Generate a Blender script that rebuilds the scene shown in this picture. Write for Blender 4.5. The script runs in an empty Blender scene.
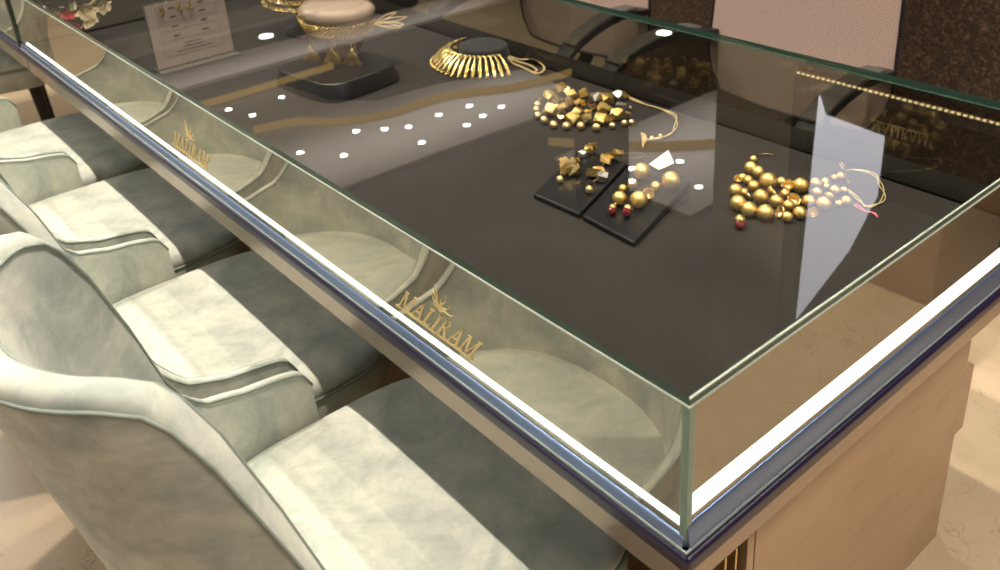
import bpy, bmesh, math, random
from mathutils import Vector, Matrix
random.seed(7)
PI = math.pi
sc = bpy.context.scene
COL = sc.collection

# ---------------------------------------------------------------- camera, world, lights, exposure
cam_d = bpy.data.cameras.new('camera'); cam = bpy.data.objects.new('camera', cam_d); COL.objects.link(cam)
R_ = [[0.650766, -0.28585, 0.703415], [0.757293, 0.311299, -0.574108], [-0.054864, 0.906302, 0.419055]]
C_ = [0.41406, -0.51058, 1.41852]
cam.matrix_world = Matrix(((R_[0][0], R_[0][1], R_[0][2], C_[0]), (R_[1][0], R_[1][1], R_[1][2], C_[1]), (R_[2][0], R_[2][1], R_[2][2], C_[2]), (0, 0, 0, 1)))
cam_d.sensor_width = 36; cam_d.sensor_fit = 'HORIZONTAL'; cam_d.lens = 33.1033
cam_d.shift_x = -0.0228; cam_d.shift_y = -0.12759
cam_d.clip_start = .02
cam_d.dof.use_dof = True; cam_d.dof.focus_distance = 1.25; cam_d.dof.aperture_fstop = 7.0
sc.camera = cam
sc.view_settings.view_transform = 'Standard'; sc.view_settings.look = 'None'
sc.view_settings.exposure = 0.0; sc.view_settings.gamma = 1.0; sc.view_settings.use_curve_mapping = False
sc.cycles.caustics_reflective = False; sc.cycles.caustics_refractive = False
sc.cycles.max_bounces = 10; sc.cycles.transparent_max_bounces = 16; sc.cycles.sample_clamp_indirect = 6.0
w = bpy.data.worlds.new('world'); sc.world = w; w.use_nodes = True
w.node_tree.nodes['Background'].inputs[0].default_value = (.86, .97, 1.0, 1)
w.node_tree.nodes['Background'].inputs[1].default_value = .12
FZ = 2.70     # ceiling height

def spot(name, x, y, e, size=100, blend=.6, rad=.02, col=(1, .90, .76), tgt=None):
    d = bpy.data.lights.new(name, 'SPOT'); d.energy = e; d.spot_size = math.radians(size); d.spot_blend = blend
    d.shadow_soft_size = rad; d.color = col
    o = bpy.data.objects.new(name, d); COL.objects.link(o); o.location = (x, y, FZ-.045)
    if tgt: o.rotation_euler = (Vector(tgt)-o.location).to_track_quat('-Z', 'Y').to_euler()
    return o
def area(name, loc, e, sx, sy, col=(1, .95, .87), rot=(0, 0, 0)):
    d = bpy.data.lights.new(name, 'AREA'); d.energy = e; d.shape = 'RECTANGLE'; d.size = sx; d.size_y = sy; d.color = col
    o = bpy.data.objects.new(name, d); COL.objects.link(o); o.location = loc; o.rotation_euler = rot
KEYS = [(-.25, -.11), (-1.35, -.11), (-2.45, -.11), (-3.6, -.11)]
KEYS2 = [(-.35, .62), (-1.3, .62), (-2.3, .62), (-3.4, .62)]
for x, y in KEYS: spot('downlight_lamp', x, y, 120)
for x, y in KEYS2: spot('downlight_lamp', x, y, 60)
spot('downlight_lamp', 1.0, .5, 70)
spot('downlight_lamp', .9, 1.5, 60)
for x, y in [(-3.2, 1.6), (-1.0, 1.55)]: spot('downlight_lamp', x, y, 45)
area('aisle_fill_light', (-1.2, -1.9, FZ-.05), 34, 3.2, .9)  # added soft fill over the aisle, kept out of the glass reflections
area('right_fill_light', (2.2, .6, FZ-.05), 40, .9, 2.2)  # added fill for the right side, not a known fixture
area('far_fill_light', (-5.5, -.6, FZ-.05), 60, 2.0, .9)  # added fill for the far end of the room

# ---------------------------------------------------------------- materials
def mat(name, col=(.5, .5, .5), rough=.5, metal=0, **k):
    m = bpy.data.materials.new(name); m.use_nodes = True
    b = m.node_tree.nodes['Principled BSDF']
    b.inputs['Base Color'].default_value = (*col, 1); b.inputs['Roughness'].default_value = rough; b.inputs['Metallic'].default_value = metal
    for kk, v in k.items(): b.inputs[kk.replace('_', ' ')].default_value = v
    return m
def nodes(m): return m.node_tree.nodes, m.node_tree.links, m.node_tree.nodes['Principled BSDF']
def coords(m, scale=(1, 1, 1), rot=(0, 0, 0), kind='Object'):
    n, l, b = nodes(m); t = n.new('ShaderNodeTexCoord'); mp = n.new('ShaderNodeMapping')
    mp.inputs['Scale'].default_value = scale; mp.inputs['Rotation'].default_value = rot
    l.new(t.outputs[kind], mp.inputs['Vector']); return mp.outputs[0]
def noise(m, vec, scale, detail=4, rough=.5, dist=0):
    n, l, b = nodes(m); t = n.new('ShaderNodeTexNoise'); t.inputs['Scale'].default_value = scale; t.inputs['Detail'].default_value = detail
    t.inputs['Roughness'].default_value = rough; t.inputs['Distortion'].default_value = dist; l.new(vec, t.inputs['Vector']); return t.outputs['Fac']
def ramp(m, fac, stops):
    n, l, b = nodes(m); r = n.new('ShaderNodeValToRGB'); e = r.color_ramp.elements
    while len(e) < len(stops): e.new(.5)
    for i, (p, c) in enumerate(stops): e[i].position = p; e[i].color = (*c, 1) if len(c) == 3 else c
    l.new(fac, r.inputs[0]); return r.outputs[0]
def bump(m, fac, strength=.2, dist=.002):
    n, l, b = nodes(m); u = n.new('ShaderNodeBump'); u.inputs['Strength'].default_value = strength; u.inputs['Distance'].default_value = dist
    l.new(fac, u.inputs['Height']); l.new(u.outputs[0], b.inputs['Normal'])
def mix(m, fac, a, bb, mode='MIX'):
    n, l, b = nodes(m); x = n.new('ShaderNodeMix'); x.data_type = 'RGBA'; x.blend_type = mode
    for s, v in ((x.inputs[0], fac), (x.inputs[6], a), (x.inputs[7], bb)):
        if isinstance(v, (int, float)): s.default_value = v
        elif isinstance(v, tuple): s.default_value = (*v, 1)
        else: l.new(v, s)
    return x.outputs[2]
def setc(m, sock): nodes(m)[1].new(sock, nodes(m)[2].inputs['Base Color'])

M = {}
# sage velvet of the customer chairs
m = M['velvet'] = mat('sage_velvet', (.5, .52, .44), .8, Sheen_Weight=.25, Sheen_Roughness=.4)
v = coords(m); n1 = noise(m, v, 7, 5, .6, 1.2); n2 = noise(m, v, 34, 4, .7, .6); n3 = noise(m, v, 420, 2)
c = ramp(m, n1, [(.34, (.36, .395, .355)), (.5, (.505, .525, .46)), (.64, (.63, .63, .54))])
c2 = ramp(m, n2, [(.35, (.74, .78, .78)), (.6, (1, 1, 1))])
setc(m, mix(m, .6, c, c2, 'MULTIPLY')); bump(m, n3, .25, .001)
m = M['velvet_welt'] = mat('sage_velvet_welt', (.26, .30, .26), .8)
m = M['chair_leg'] = mat('dark_stained_wood', (.018, .012, .010), .35)
# deck lining
m = M['lining'] = mat('dark_brown_suede', (.03, .024, .02), .9)
v = coords(m); n1 = noise(m, v, 5, 5, .6, .5); n2 = noise(m, v, 300, 2)
setc(m, ramp(m, n1, [(.3, (.009, .006, .0045)), (.7, (.020, .0145, .0115))])); bump(m, n2, .2, .0005)
m = M['black_velvet'] = mat('black_velvet', (.009, .009, .010), .9, Sheen_Weight=.1)
m = M['black_gloss'] = mat('black_acrylic', (.008, .008, .009), .32)
# lacquer and metals of the slab
m = M['lacquer'] = mat('midnight_blue_lacquer', (.013, .008, .036), .3)
m = M['channel'] = mat('blue_anodised_channel', (.18, .25, .42), .33, .7)
m = M['skirt'] = mat('taupe_brushed_metal', (.36, .29, .245), .26, .85)
v = coords(m, (1, 60, 60)); bump(m, noise(m, v, 6, 2), .03, .001)
m = M['brass'] = mat('brass_bar', (.75, .55, .26), .25, 1)
m = M['post_metal'] = mat('dark_post_metal', (.07, .065, .055), .3, .6)
m = M['led'] = bpy.data.materials.new('cool_white_led'); m.use_nodes = True; n = m.node_tree.nodes; n.clear()
e = n.new('ShaderNodeEmission'); e.inputs[0].default_value = (.82, .91, 1, 1); e.inputs[1].default_value = 3.4
m.node_tree.links.new(e.outputs[0], n.new('ShaderNodeOutputMaterial').inputs[0])
def emit(name, col, s):
    m = bpy.data.materials.new(name); m.use_nodes = True; n = m.node_tree.nodes; n.clear()
    e = n.new('ShaderNodeEmission'); e.inputs[0].default_value = (*col, 1); e.inputs[1].default_value = s
    m.node_tree.links.new(e.outputs[0], n.new('ShaderNodeOutputMaterial').inputs[0]); return m
M['lamp'] = emit('lamp_disc', (1, .97, .92), 25)
M['cove'] = emit('yellow_cove_light', (1, .62, .18), .8)
M['warm_led'] = emit('warm_led_dots', (1, .80, .40), 4.5)
M['screen'] = emit('lit_white_panel', (.82, .80, .86), 3.4)
# wood veneer
m = M['veneer'] = mat('pale_walnut_veneer', (.42, .29, .19), .42)
v = coords(m, (1.5, 1.2, 3.2)); n1 = noise(m, v, 3.2, 7, .66, .5); v2 = coords(m, (3, 2.2, 7)); n2 = noise(m, v2, 5, 6, .65, .3)
c = ramp(m, n1, [(.25, (.40, .265, .165)), (.55, (.47, .32, .20)), (.8, (.51, .355, .235))])
c2 = ramp(m, n2, [(.30, (.66, .61, .56)), (.44, (1, 1, 1))])
setc(m, mix(m, .35, c, c2, 'MULTIPLY'))
# marble floor
m = M['marble'] = mat('beige_marble', (.6, .5, .38), .36)
v = coords(m, kind='Object'); n1 = noise(m, v, 1.7, 6, .6, .8); n2 = noise(m, v, 9, 6, .65, 1.4)
vo = m.node_tree.nodes.new('ShaderNodeTexVoronoi'); vo.feature = 'DISTANCE_TO_EDGE'; vo.inputs['Scale'].default_value = 5.5
nd = m.node_tree.nodes.new('ShaderNodeTexNoise'); nd.inputs['Scale'].default_value = 6; nd.inputs['Detail'].default_value = 5
m.node_tree.links.new(v, nd.inputs['Vector'])
vec = m.node_tree.nodes.new('ShaderNodeVectorMath'); vec.operation = 'ADD'
m.node_tree.links.new(v, vec.inputs[0]); m.node_tree.links.new(nd.outputs['Color'], vec.inputs[1]); m.node_tree.links.new(vec.outputs[0], vo.inputs['Vector'])
vein = ramp(m, vo.outputs['Distance'], [(0, (.60, .50, .40)), (.018, (1, 1, 1))])
veinmask = ramp(m, noise(m, v, 4, 3), [(.45, (0, 0, 0)), (.6, (1, 1, 1))])
base = ramp(m, n1, [(.3, (.58, .44, .285)), (.6, (.68, .53, .36)), (.8, (.75, .60, .42))])
base = mix(m, .5, base, ramp(m, n2, [(.3, (.85, .82, .78)), (.65, (1, 1, 1))]), 'MULTIPLY')
setc(m, mix(m, veinmask, base, mix(m, .9, base, vein, 'MULTIPLY')))
# speckled dark brown cladding
m = M['cladding'] = mat('dark_brown_textured_cladding', (.05, .03, .02), .55)
v = coords(m); n1 = noise(m, v, 75, 6, .75, 1.0); n2 = noise(m, v, 9, 3)
c = ramp(m, n1, [(.38, (.018, .010, .007)), (.52, (.052, .030, .020)), (.66, (.20, .13, .085))])
setc(m, mix(m, .5, c, ramp(m, n2, [(.3, (.6, .6, .6)), (.7, (1, 1, 1))]), 'MULTIPLY')); bump(m, n1, .5, .003)
M['wall_dark'] = mat('dark_wall', (.05, .042, .036), .6)
M['wall_pale'] = mat('pale_wall', (.42, .38, .33), .7)
M['pilaster'] = mat('bronze_pilaster', (.34, .29, .21), .5)
M['ceil_dark'] = mat('dark_ceiling', (.03, .024, .02), .7)
M['ceil_grey'] = mat('grey_ceiling_tray', (.55, .53, .52), .8)
M['mirror_dark'] = mat('smoked_glass_door', (.03, .028, .026), .08)
M['black_plastic'] = mat('black_nylon', (.010, .010, .011), .38)
M['arm_pad'] = mat('charcoal_arm_pad', (.07, .062, .056), .5)
M['seat_fabric'] = mat('black_seat_fabric', (.013, .013, .014), .85)
# mesh fabric of the office chairs
m = M['mesh'] = mat('rose_beige_mesh', (.48, .34, .28), .6)
v = coords(m, (1, 1, 1), (0, math.radians(45), 0)); ch = m.node_tree.nodes.new('ShaderNodeTexChecker'); ch.inputs['Scale'].default_value = 300
m.node_tree.links.new(v, ch.inputs['Vector'])
wv = m.node_tree.nodes.new('ShaderNodeTexWave'); wv.inputs['Scale'].default_value = 62; wv.bands_direction = 'Z'; m.node_tree.links.new(v, wv.inputs['Vector'])
wv2 = m.node_tree.nodes.new('ShaderNodeTexWave'); wv2.inputs['Scale'].default_value = 62; wv2.bands_direction = 'X'; m.node_tree.links.new(v, wv2.inputs['Vector'])
mm = m.node_tree.nodes.new('ShaderNodeMath'); mm.operation = 'MULTIPLY'; m.node_tree.links.new(wv.outputs['Fac'], mm.inputs[0]); m.node_tree.links.new(wv2.outputs['Fac'], mm.inputs[1])
setc(m, ramp(m, mm.outputs[0], [(.0, (.56, .41, .35)), (.22, (.42, .30, .25)), (.5, (.10, .065, .055))]))
# gold family
def gold(name, col, rough, bmp=.0, sc_=900):
    m = mat(name, col, rough, 1)
    if bmp: bump(m, noise(m, coords(m), sc_, 2), bmp, .0006)
    return m
M['gold'] = gold('matte_gold', (.88, .62, .22), .42, .35, 500)
M['gold_shiny'] = gold('polished_gold', (.95, .68, .27), .22)
M['gold_inner'] = gold('deep_gold_cup', (.74, .52, .20), .35)
M['silver'] = gold('brushed_silver', (.80, .76, .70), .3, .3, 700)
M['pearl'] = gold('gold_pearl', (.93, .74, .40), .38, .5, 800)
M['thread'] = mat('gold_thread', (.72, .54, .26), .55, .5)
M['red'] = mat('ruby_enamel', (.16, .006, .012), .12, Coat_Weight=1)
M['pink'] = mat('pink_thread', (.62, .16, .20), .6)
M['dark_bead'] = mat('dark_bead', (.03, .015, .01), .15)
M['logo'] = mat('gold_lettering', (.92, .68, .30), .5, .1)
M['paper'] = mat('pale_card', (.78, .74, .66), .7)
M['ink'] = mat('brown_ink', (.12, .08, .06), .7)
M['card'] = mat('pinkish_beige_card', (.43, .34, .30), .55)
M['nylon'] = mat('clear_nylon_loop', (.35, .33, .29), .2, Transmission_Weight=.6)
m = M['bust'] = mat('smoky_pink_resin', (.82, .60, .47), .2, Transmission_Weight=.5, IOR=1.35, Coat_Weight=.5)
M['petal_red'] = mat('red_petal', (.62, .012, .03), .6)
M['petal_cream'] = mat('cream_petal', (.80, .68, .42), .65)
M['leaf'] = mat('olive_leaf', (.16, .20, .05), .55)
M['pot'] = mat('smoked_bowl', (.03, .03, .03), .2)

def glass_mat(name, r, tcol, rcol, fresnel=False):
    m = bpy.data.materials.new(name); m.use_nodes = True; nt = m.node_tree; nt.nodes.clear()
    t = nt.nodes.new('ShaderNodeBsdfTransparent'); t.inputs[0].default_value = (*tcol, 1)
    g = nt.nodes.new('ShaderNodeBsdfGlossy'); g.inputs['Color'].default_value = (*rcol, 1); g.inputs['Roughness'].default_value = 0
    x = nt.nodes.new('ShaderNodeMixShader'); o = nt.nodes.new('ShaderNodeOutputMaterial')
    if fresnel:
        f = nt.nodes.new('ShaderNodeLayerWeight'); f.inputs[0].default_value = .5
        p = nt.nodes.new('ShaderNodeMath'); p.operation = 'POWER'; p.inputs[1].default_value = 5; nt.links.new(f.outputs['Facing'], p.inputs[0])
        q = nt.nodes.new('ShaderNodeMath'); q.operation = 'MULTIPLY_ADD'; q.inputs[1].default_value = 1-r; q.inputs[2].default_value = r; nt.links.new(p.outputs[0], q.inputs[0])
        nt.links.new(q.outputs[0], x.inputs[0])
    else: x.inputs[0].default_value = r
    nt.links.new(t.outputs[0], x.inputs[1]); nt.links.new(g.outputs[0], x.inputs[2]); nt.links.new(x.outputs[0], o.inputs[0])
    return m
M['pane'] = glass_mat('tinted_reflective_glass', .40, (.76, .77, .68), (1, .95, .82))
M['end_pane'] = glass_mat('tinted_reflective_end_glass', .30, (.76, .77, .68), (1, .93, .78))
M['clear_face'] = glass_mat('clear_inner_face', 0, (1, 1, 1), (1, 1, 1))
M['back_pane'] = glass_mat('tinted_back_glass', .04, (.40, .40, .34), (1, 1, 1), True)
M['top_glass'] = glass_mat('clear_top_glass', .075, (.94, .96, .94), (1, 1, 1), True)
m = M['glass_edge'] = mat('green_glass_edge', (.30, .46, .38), .12, Transmission_Weight=.35)
m = M['glass_edge_pale'] = mat('ground_glass_edge', (.035, .075, .055), .12)
M['bead'] = mat('clear_glass_bead', (.34, .40, .40), .2)
M['seam'] = mat('pale_silicone_seam', (.60, .66, .58), .35)

# ---------------------------------------------------------------- mesh helpers
def ob(name, bm, m, parent=None, smooth=False, bevel=0, seg=2, loc=None, rotz=0):
    me = bpy.data.meshes.new(name)
    bmesh.ops.recalc_face_normals(bm, faces=bm.faces[:])
    bm.to_mesh(me); bm.free()
    for mm_ in (m if isinstance(m, (list, tuple)) else [m]): me.materials.append(M[mm_] if isinstance(mm_, str) else mm_)
    if smooth:
        for p in me.polygons: p.use_smooth = True
    o = bpy.data.objects.new(name, me); COL.objects.link(o)
    if parent: o.parent = parent
    if loc: o.location = loc
    if rotz: o.rotation_euler = (0, 0, rotz)
    if bevel:
        b = o.modifiers.new('bevel', 'BEVEL'); b.width = bevel; b.segments = seg; b.limit_method = 'ANGLE'; b.angle_limit = .6
        for p in me.polygons: p.use_smooth = True
        w_ = o.modifiers.new('wn', 'WEIGHTED_NORMAL'); w_.keep_sharp = True
    return o
def tag(o, label, cat=None, group=None, kind=None):
    if label: o['label'] = label
    if cat: o['category'] = cat
    if group: o['group'] = group
    if kind: o['kind'] = kind
    return o
def empty(name, loc, rz=0, label=None, cat=None, group=None):
    o = bpy.data.objects.new(name, None); COL.objects.link(o); o.location = loc; o.rotation_euler = (0, 0, rz); o.empty_display_size = .05
    return tag(o, label, cat, group)
def copy_tree(o, parent=None):
    c = o.copy(); COL.objects.link(c); c.parent = parent
    for chd in list(o.children): copy_tree(chd, c)
    return c
def box(bm, x0, x1, y0, y1, z0, z1, mi=0):
    v = [bm.verts.new((x, y, z)) for z in (z0, z1) for y in (y0, y1) for x in (x0, x1)]
    for f in ((0, 2, 3, 1), (4, 5, 7, 6), (0, 1, 5, 4), (2, 6, 7, 3), (0, 4, 6, 2), (1, 3, 7, 5)):
        fc = bm.faces.new([v[i] for i in f]); fc.material_index = mi
def bx(name, x0, x1, y0, y1, z0, z1, m, parent=None, bevel=0, seg=2):
    bm = bmesh.new(); box(bm, x0, x1, y0, y1, z0, z1); return ob(name, bm, m, parent, bevel=bevel, seg=seg)
def tube(bm, pts, r, n=8, closed=False, rfun=None, flat=1.0):
    pts = [Vector(p) for p in pts]; N = len(pts); rings = []; up = Vector((0, 0, 1))
    prev = None
    for i, p in enumerate(pts):
        a = pts[(i-1) % N] if (closed or i > 0) else p; b = pts[(i+1) % N] if (closed or i < N-1) else p
        t = (b-a).normalized() if (b-a).length > 1e-9 else Vector((1, 0, 0))
        if prev is None:
            s = t.cross(up); s = s.normalized() if s.length > .05 else t.cross(Vector((1, 0, 0))).normalized()
        else:
            s = (prev - t*prev.dot(t)); s = s.normalized() if s.length > 1e-6 else prev
        prev = s; u = s.cross(t).normalized(); rr = r if rfun is None else rfun(i/(N-1))
        rings.append([bm.verts.new(p + s*math.cos(2*PI*k/n)*rr + u*math.sin(2*PI*k/n)*rr*flat) for k in range(n)])
    for i in range(N if closed else N-1):
        A, B = rings[i], rings[(i+1) % N]
        for k in range(n): bm.faces.new((A[k], A[(k+1) % n], B[(k+1) % n], B[k]))
    if not closed:
        bm.faces.new(rings[0][::-1]); bm.faces.new(rings[-1])
def catmull(P, k=6, closed=False):
    P = [Vector(p) for p in P]; out = []; n = len(P)
    for i in range(n if closed else n-1):
        g = (lambda j: P[j % n]) if closed else (lambda j: P[min(max(j, 0), n-1)])
        p0, p1, p2, p3 = g(i-1), g(i), g(i+1), g(i+2)
        for j in range(k):
            t = j/k
            out.append(.5*((2*p1)+(p2-p0)*t+(2*p0-5*p1+4*p2-p3)*t*t+(3*p1-p0-3*p2+p3)*t**3))
    if not closed: out.append(P[-1])
    return out
def lathe(bm, prof, n=32, sx=1, sy=1, cx=0, cy=0):
    rings = []
    for r, z in prof: rings.append([bm.verts.new((cx+sx*r*math.cos(2*PI*k/n), cy+sy*r*math.sin(2*PI*k/n), z)) for k in range(n)])
    for A, B in zip(rings, rings[1:]):
        for k in range(n): bm.faces.new((A[k], A[(k+1) % n], B[(k+1) % n], B[k]))
    bm.faces.new(rings[0][::-1]); bm.faces.new(rings[-1])
def loft(bm, rings, close_ring=True, cap=True):
    R = [[bm.verts.new(p) for p in r] for r in rings]; n = len(R[0])
    for A, B in zip(R, R[1:]):
        for k in range(n if close_ring else n-1): bm.faces.new((A[k], A[(k+1) % n], B[(k+1) % n], B[k]))
    if cap: bm.faces.new(R[0][::-1]); bm.faces.new(R[-1])
def prism(bm, poly, z0, z1, axis='z'):
    def P(a, b, h): return (a, b, h) if axis == 'z' else ((a, h, b) if axis == 'y' else (h, a, b))
    A = [bm.verts.new(P(a, b, z0)) for a, b in poly]; B = [bm.verts.new(P(a, b, z1)) for a, b in poly]; n = len(poly)
    bm.faces.new(A[::-1]); bm.faces.new(B)
    for k in range(n): bm.faces.new((A[k], A[(k+1) % n], B[(k+1) % n], B[k]))

# ---------------------------------------------------------------- the room
def struct(name, o): o['kind'] = 'structure'; return o
struct('floor', bx('floor', -11, 5, -5, 7, -.05, 0, 'marble'))
struct('ceiling', bx('ceiling', -11, 5, -5, 7, FZ, FZ+.1, 'ceil_dark'))
for k, (x0, x1, y0, y1) in enumerate([(-3.35, -2.3, 2.8, 4.6), (-6.9, -6.4, .8, 5.6), (-8.2, -7.6, .8, 5.6), (-2.9, -1.8, 4.8, 6.0)]):
    struct('t', bx('trim_%d' % (k+1), x0, x1, y0, y1, FZ-.03, FZ, 'ceil_grey'))
for x, y, sx, sy in [(-4.35, 2.6, .6, 2.2), (-2.8, 3.5, .8, 1.6), (-6.3, 3, .6, 3.5)]:
    area('tray_fill_light', (x, y, FZ-.35), 14, sx, sy, (1, .9, .8), (PI, 0, 0))  # added upward fill floating below the ceiling, unseen, brightens the grey trays
struct('w', bx('wall_front', -11, 5, -5.1, -5, 0, FZ, 'wall_pale'))
struct('w', bx('wall_back', -11, 5, 7, 7.1, 0, FZ, 'wall_dark'))
struct('w', bx('wall_left', -11.1, -11, -5, 7, 0, FZ, 'wall_dark'))
struct('w', bx('wall_right', 5, 5.1, -5, 7, 0, FZ, 'wall_pale'))
# partition wall behind the counter: low clad part, pilaster and tall clad part
struct('w', bx('wall_partition', -2.05, 4.9, 1.95, 2.35, 0, .97, 'cladding'))
tall = bx('wall_tall', -1.18, 4.9, 2.0, 2.35, .97, FZ, 'mirror_dark'); tall['kind'] = 'structure'
struct('w', bx('wall_pilaster', -1.51, -1.18, 1.97, 2.3, .97, FZ, 'pilaster'))
struct('w', bx('wall_pillar', -2.84, -2.54, 2.5, 2.6, 0, FZ, 'wall_dark'))

bm = bmesh.new(); prism(bm, [(-3.95, 1.2), (-3.95, 2.3), (-3.88, 3.6), (-4.70, 3.75), (-4.95, 3.1), (-5.0, 2.6), (-5.3, 2.36), (-5.83, 2.3), (-5.83, 1.0)], FZ-.03, FZ)
struct('t', ob('trim_5', bm, 'ceil_grey'))
def downlight(x, y, label, group, r=.022):
    t = empty('ceiling_downlight', (x, y, FZ-.03), 0, label, 'downlight', group)
    bm = bmesh.new(); lathe(bm, [(r*1.35, 0), (r*1.35, -.006), (r*1.02, -.006), (r*1.02, 0)], 24); ob('trim_ring', bm, 'ceil_grey', t)
    bm = bmesh.new(); lathe(bm, [(r, -.004), (r, -.008)], 24); ob('lamp_disc', bm, 'lamp', t)
DL = [(-5.66, 1.77), (-5.42, 1.84), (-5.59, 2.15), (-4.58, 1.76), (-4.33, 1.93), (-4.61, 2.19), (-4.5, 2.34), (-4.41, 2.47), (-4.13, 2.38), (-4.43, 2.73),
      (-4.14, 2.75), (-4.40, 2.97), (-4.19, 2.92), (-4.22, 3.11), (-2.9, 3.0), (-2.79, 2.88), (-2.76, 3.26), (-2.47, 3.08)]
for x, y in DL: downlight(x, y, 'small round white ceiling downlight mirrored as a dot in the glass top', 'ceiling downlights mirrored in the glass top')
for x, y in [(-5.13, 5.1), (-4.48, 5.07), (-7.13, 2.79)]: downlight(x, y, 'larger white ceiling downlight mirrored near the edge of the glass top', 'larger ceiling downlights far off', .06)
def cove(pts, label):
    bm = bmesh.new(); tube(bm, catmull(pts, 5), .026, 6); tag(ob('cove_light', bm, 'cove'), label, 'cove light')
cove([(-5.9, .9, 2.65), (-5.86, 1.83, 2.65), (-5.88, 2.4, 2.65), (-5.89, 2.75, 2.65)], 'yellow ceiling cove strip farthest from the counter, short stretch at left in the glass')
cove([(-5.1, 1.7, 2.64), (-5.02, 1.98, 2.64), (-4.80, 2.16, 2.64), (-4.66, 2.5, 2.64), (-4.63, 2.95, 2.64), (-4.40, 3.4, 2.64), (-4.3, 4.0, 2.64)], 'long wavy yellow ceiling cove strip mirrored across the middle of the glass')
cove([(-3.5, 2.9, 2.64), (-3.04, 3.23, 2.64), (-2.74, 3.56, 2.64), (-2.3, 4.1, 2.64)], 'straight yellow ceiling cove strip mirrored behind the ball earrings')

# ---------------------------------------------------------------- customer counter with glass case
D = .70; T = .88; L = 2.39; W = .842; DE = .936
def counter_body(root, x0, x1, first):
    # velvet-lined deck, lacquered edge, metal skirt
    bx('deck', x0, x1-.012, .012, DE-.012, D-.004, D, 'lining', root)
    bx('countertop_edge', x0, x1+.012, -.010, DE, D-.026, D-.004, 'lacquer', root, bevel=.006, seg=3)
    bx('skirt', x0, x1-.004, .004, DE-.02, D-.076, D-.026, 'skirt', root, bevel=.002)
def pane(name, x0, x1, y0, y1, z0, z1, m, parent, thin, me='glass_edge'):
    # a sheet of glass: the two broad faces are clear, the narrow ones show the green edge
    bm = bmesh.new(); box(bm, x0, x1, y0, y1, z0, z1); bm.normal_update()
    ax = {'x': 0, 'y': 1, 'z': 2}[thin]
    cen = Vector((-1.2, .42, .3))
    for f in bm.faces:
        if abs(f.normal[ax]) < .5: f.material_index = 1
        elif (f.calc_center_median()-cen).dot(f.normal) > 0: f.material_index = 0
        else: f.material_index = 2
    return ob(name, bm, [m, me, 'clear_face'], parent)

counter = empty('jewellery_counter', (0, 0, 0), 0, 'long dark-lined jewellery counter with a mirrored glass case and glowing white edge strips', 'counter')
counter_body(counter, -L, 0, True)
g = .008
pane('glass_front', -L, 0, 0, g, D, T-.010, 'pane', counter, 'y', 'glass_edge_pale')
pane('glass_end', -g, 0, g+.0005, W-g-.0005, D, T-.010, 'end_pane', counter, 'x')
pane('glass_back', -L, 0, W-g, W, D, T-.010, 'back_pane', counter, 'y', 'glass_edge_pale')
pane('glass_end', -L, -L+g, g+.0005, W-g-.0005, D, T-.010, 'pane', counter, 'x')
pane('glass_top', -L, .001, -.001, W+.001, T-.010, T, 'top_glass', counter, 'z', 'glass_edge_pale')
bx('seam', -L, .0022, -.0022, -.0012, T-.0115, T-.0092, 'seam', counter)
bx('seam', .0012, .0022, -.0012, W, T-.0115, T-.0092, 'seam', counter)
bx('seam', .0011, .0020, -.0012, W, T-.0018, T+.0003, 'seam', counter)
bx('corner_bead', -.007, .0018, -.0018, .007, D, T-.0118, 'glass_edge', counter, bevel=.001)
# light strips and the bluish channel they sit in
bx('light_strip', -L+.02, -.012, .0085, .014, D+.0085, D+.0135, 'led', counter)
bx('light_strip', -.016, -.0085, .010, W-.02, D+.020, D+.036, 'led', counter)
for k_ in (0, 1):
    bm = bmesh.new(); hh = (.0115, .027)[k_]; arc = [(-.0002-.0050*math.sin(a_), D+hh*math.cos(a_)) for a_ in [PI/2*i/8 for i in range(9)]]+[(-.0002, D)]
    if k_ == 0: prism(bm, arc, -L+.012, .0002, 'x')
    else: prism(bm, [(-a_, b_) for a_, b_ in arc], .0, W, 'y')
    ob('metal_channel', bm, 'channel', counter, smooth=False)
bx('glass_bead', -L+.012, .0066, -.0066, -.0053, D-.003, D+.0002, 'bead', counter)
bx('glass_bead', .0053, .0066, -.0053, W, D-.003, D+.0002, 'bead', counter)
# cabinet under the deck
E1 = -.095
bx('upper_cabinet_panel', E1-.03, E1, .12, .855, .455, D-.077, 'veneer', counter, bevel=.001)
bx('lower_cabinet_panel', E1-.03, E1, .262, .855, .0, .4535, 'veneer', counter, bevel=.001)
bx('cabinet_body', -L+.1, E1-.031, .45, .84, .0, D-.077, 'veneer', counter)
bx('front_post', E1-.03, E1+.001, .243, .258, .0, .4535, 'veneer', counter, bevel=.001)
bx('grille_backing', E1-.028, E1-.012, .12, .242, .0, .4535, 'black_gloss', counter)
for yy in (.135, .165, .195, .217): bx('grille_bar', E1-.012, E1+.001, yy, yy+.004, .0, .4535, 'brass', counter)
dr = bx('drawer_front', E1-.62, E1-.004, .857, .897, .235, .375, 'veneer', counter, bevel=.001)
bx('drawer_front', E1-.62, E1-.012, .857, .872, .02, .225, 'veneer', counter, bevel=.001)

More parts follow.
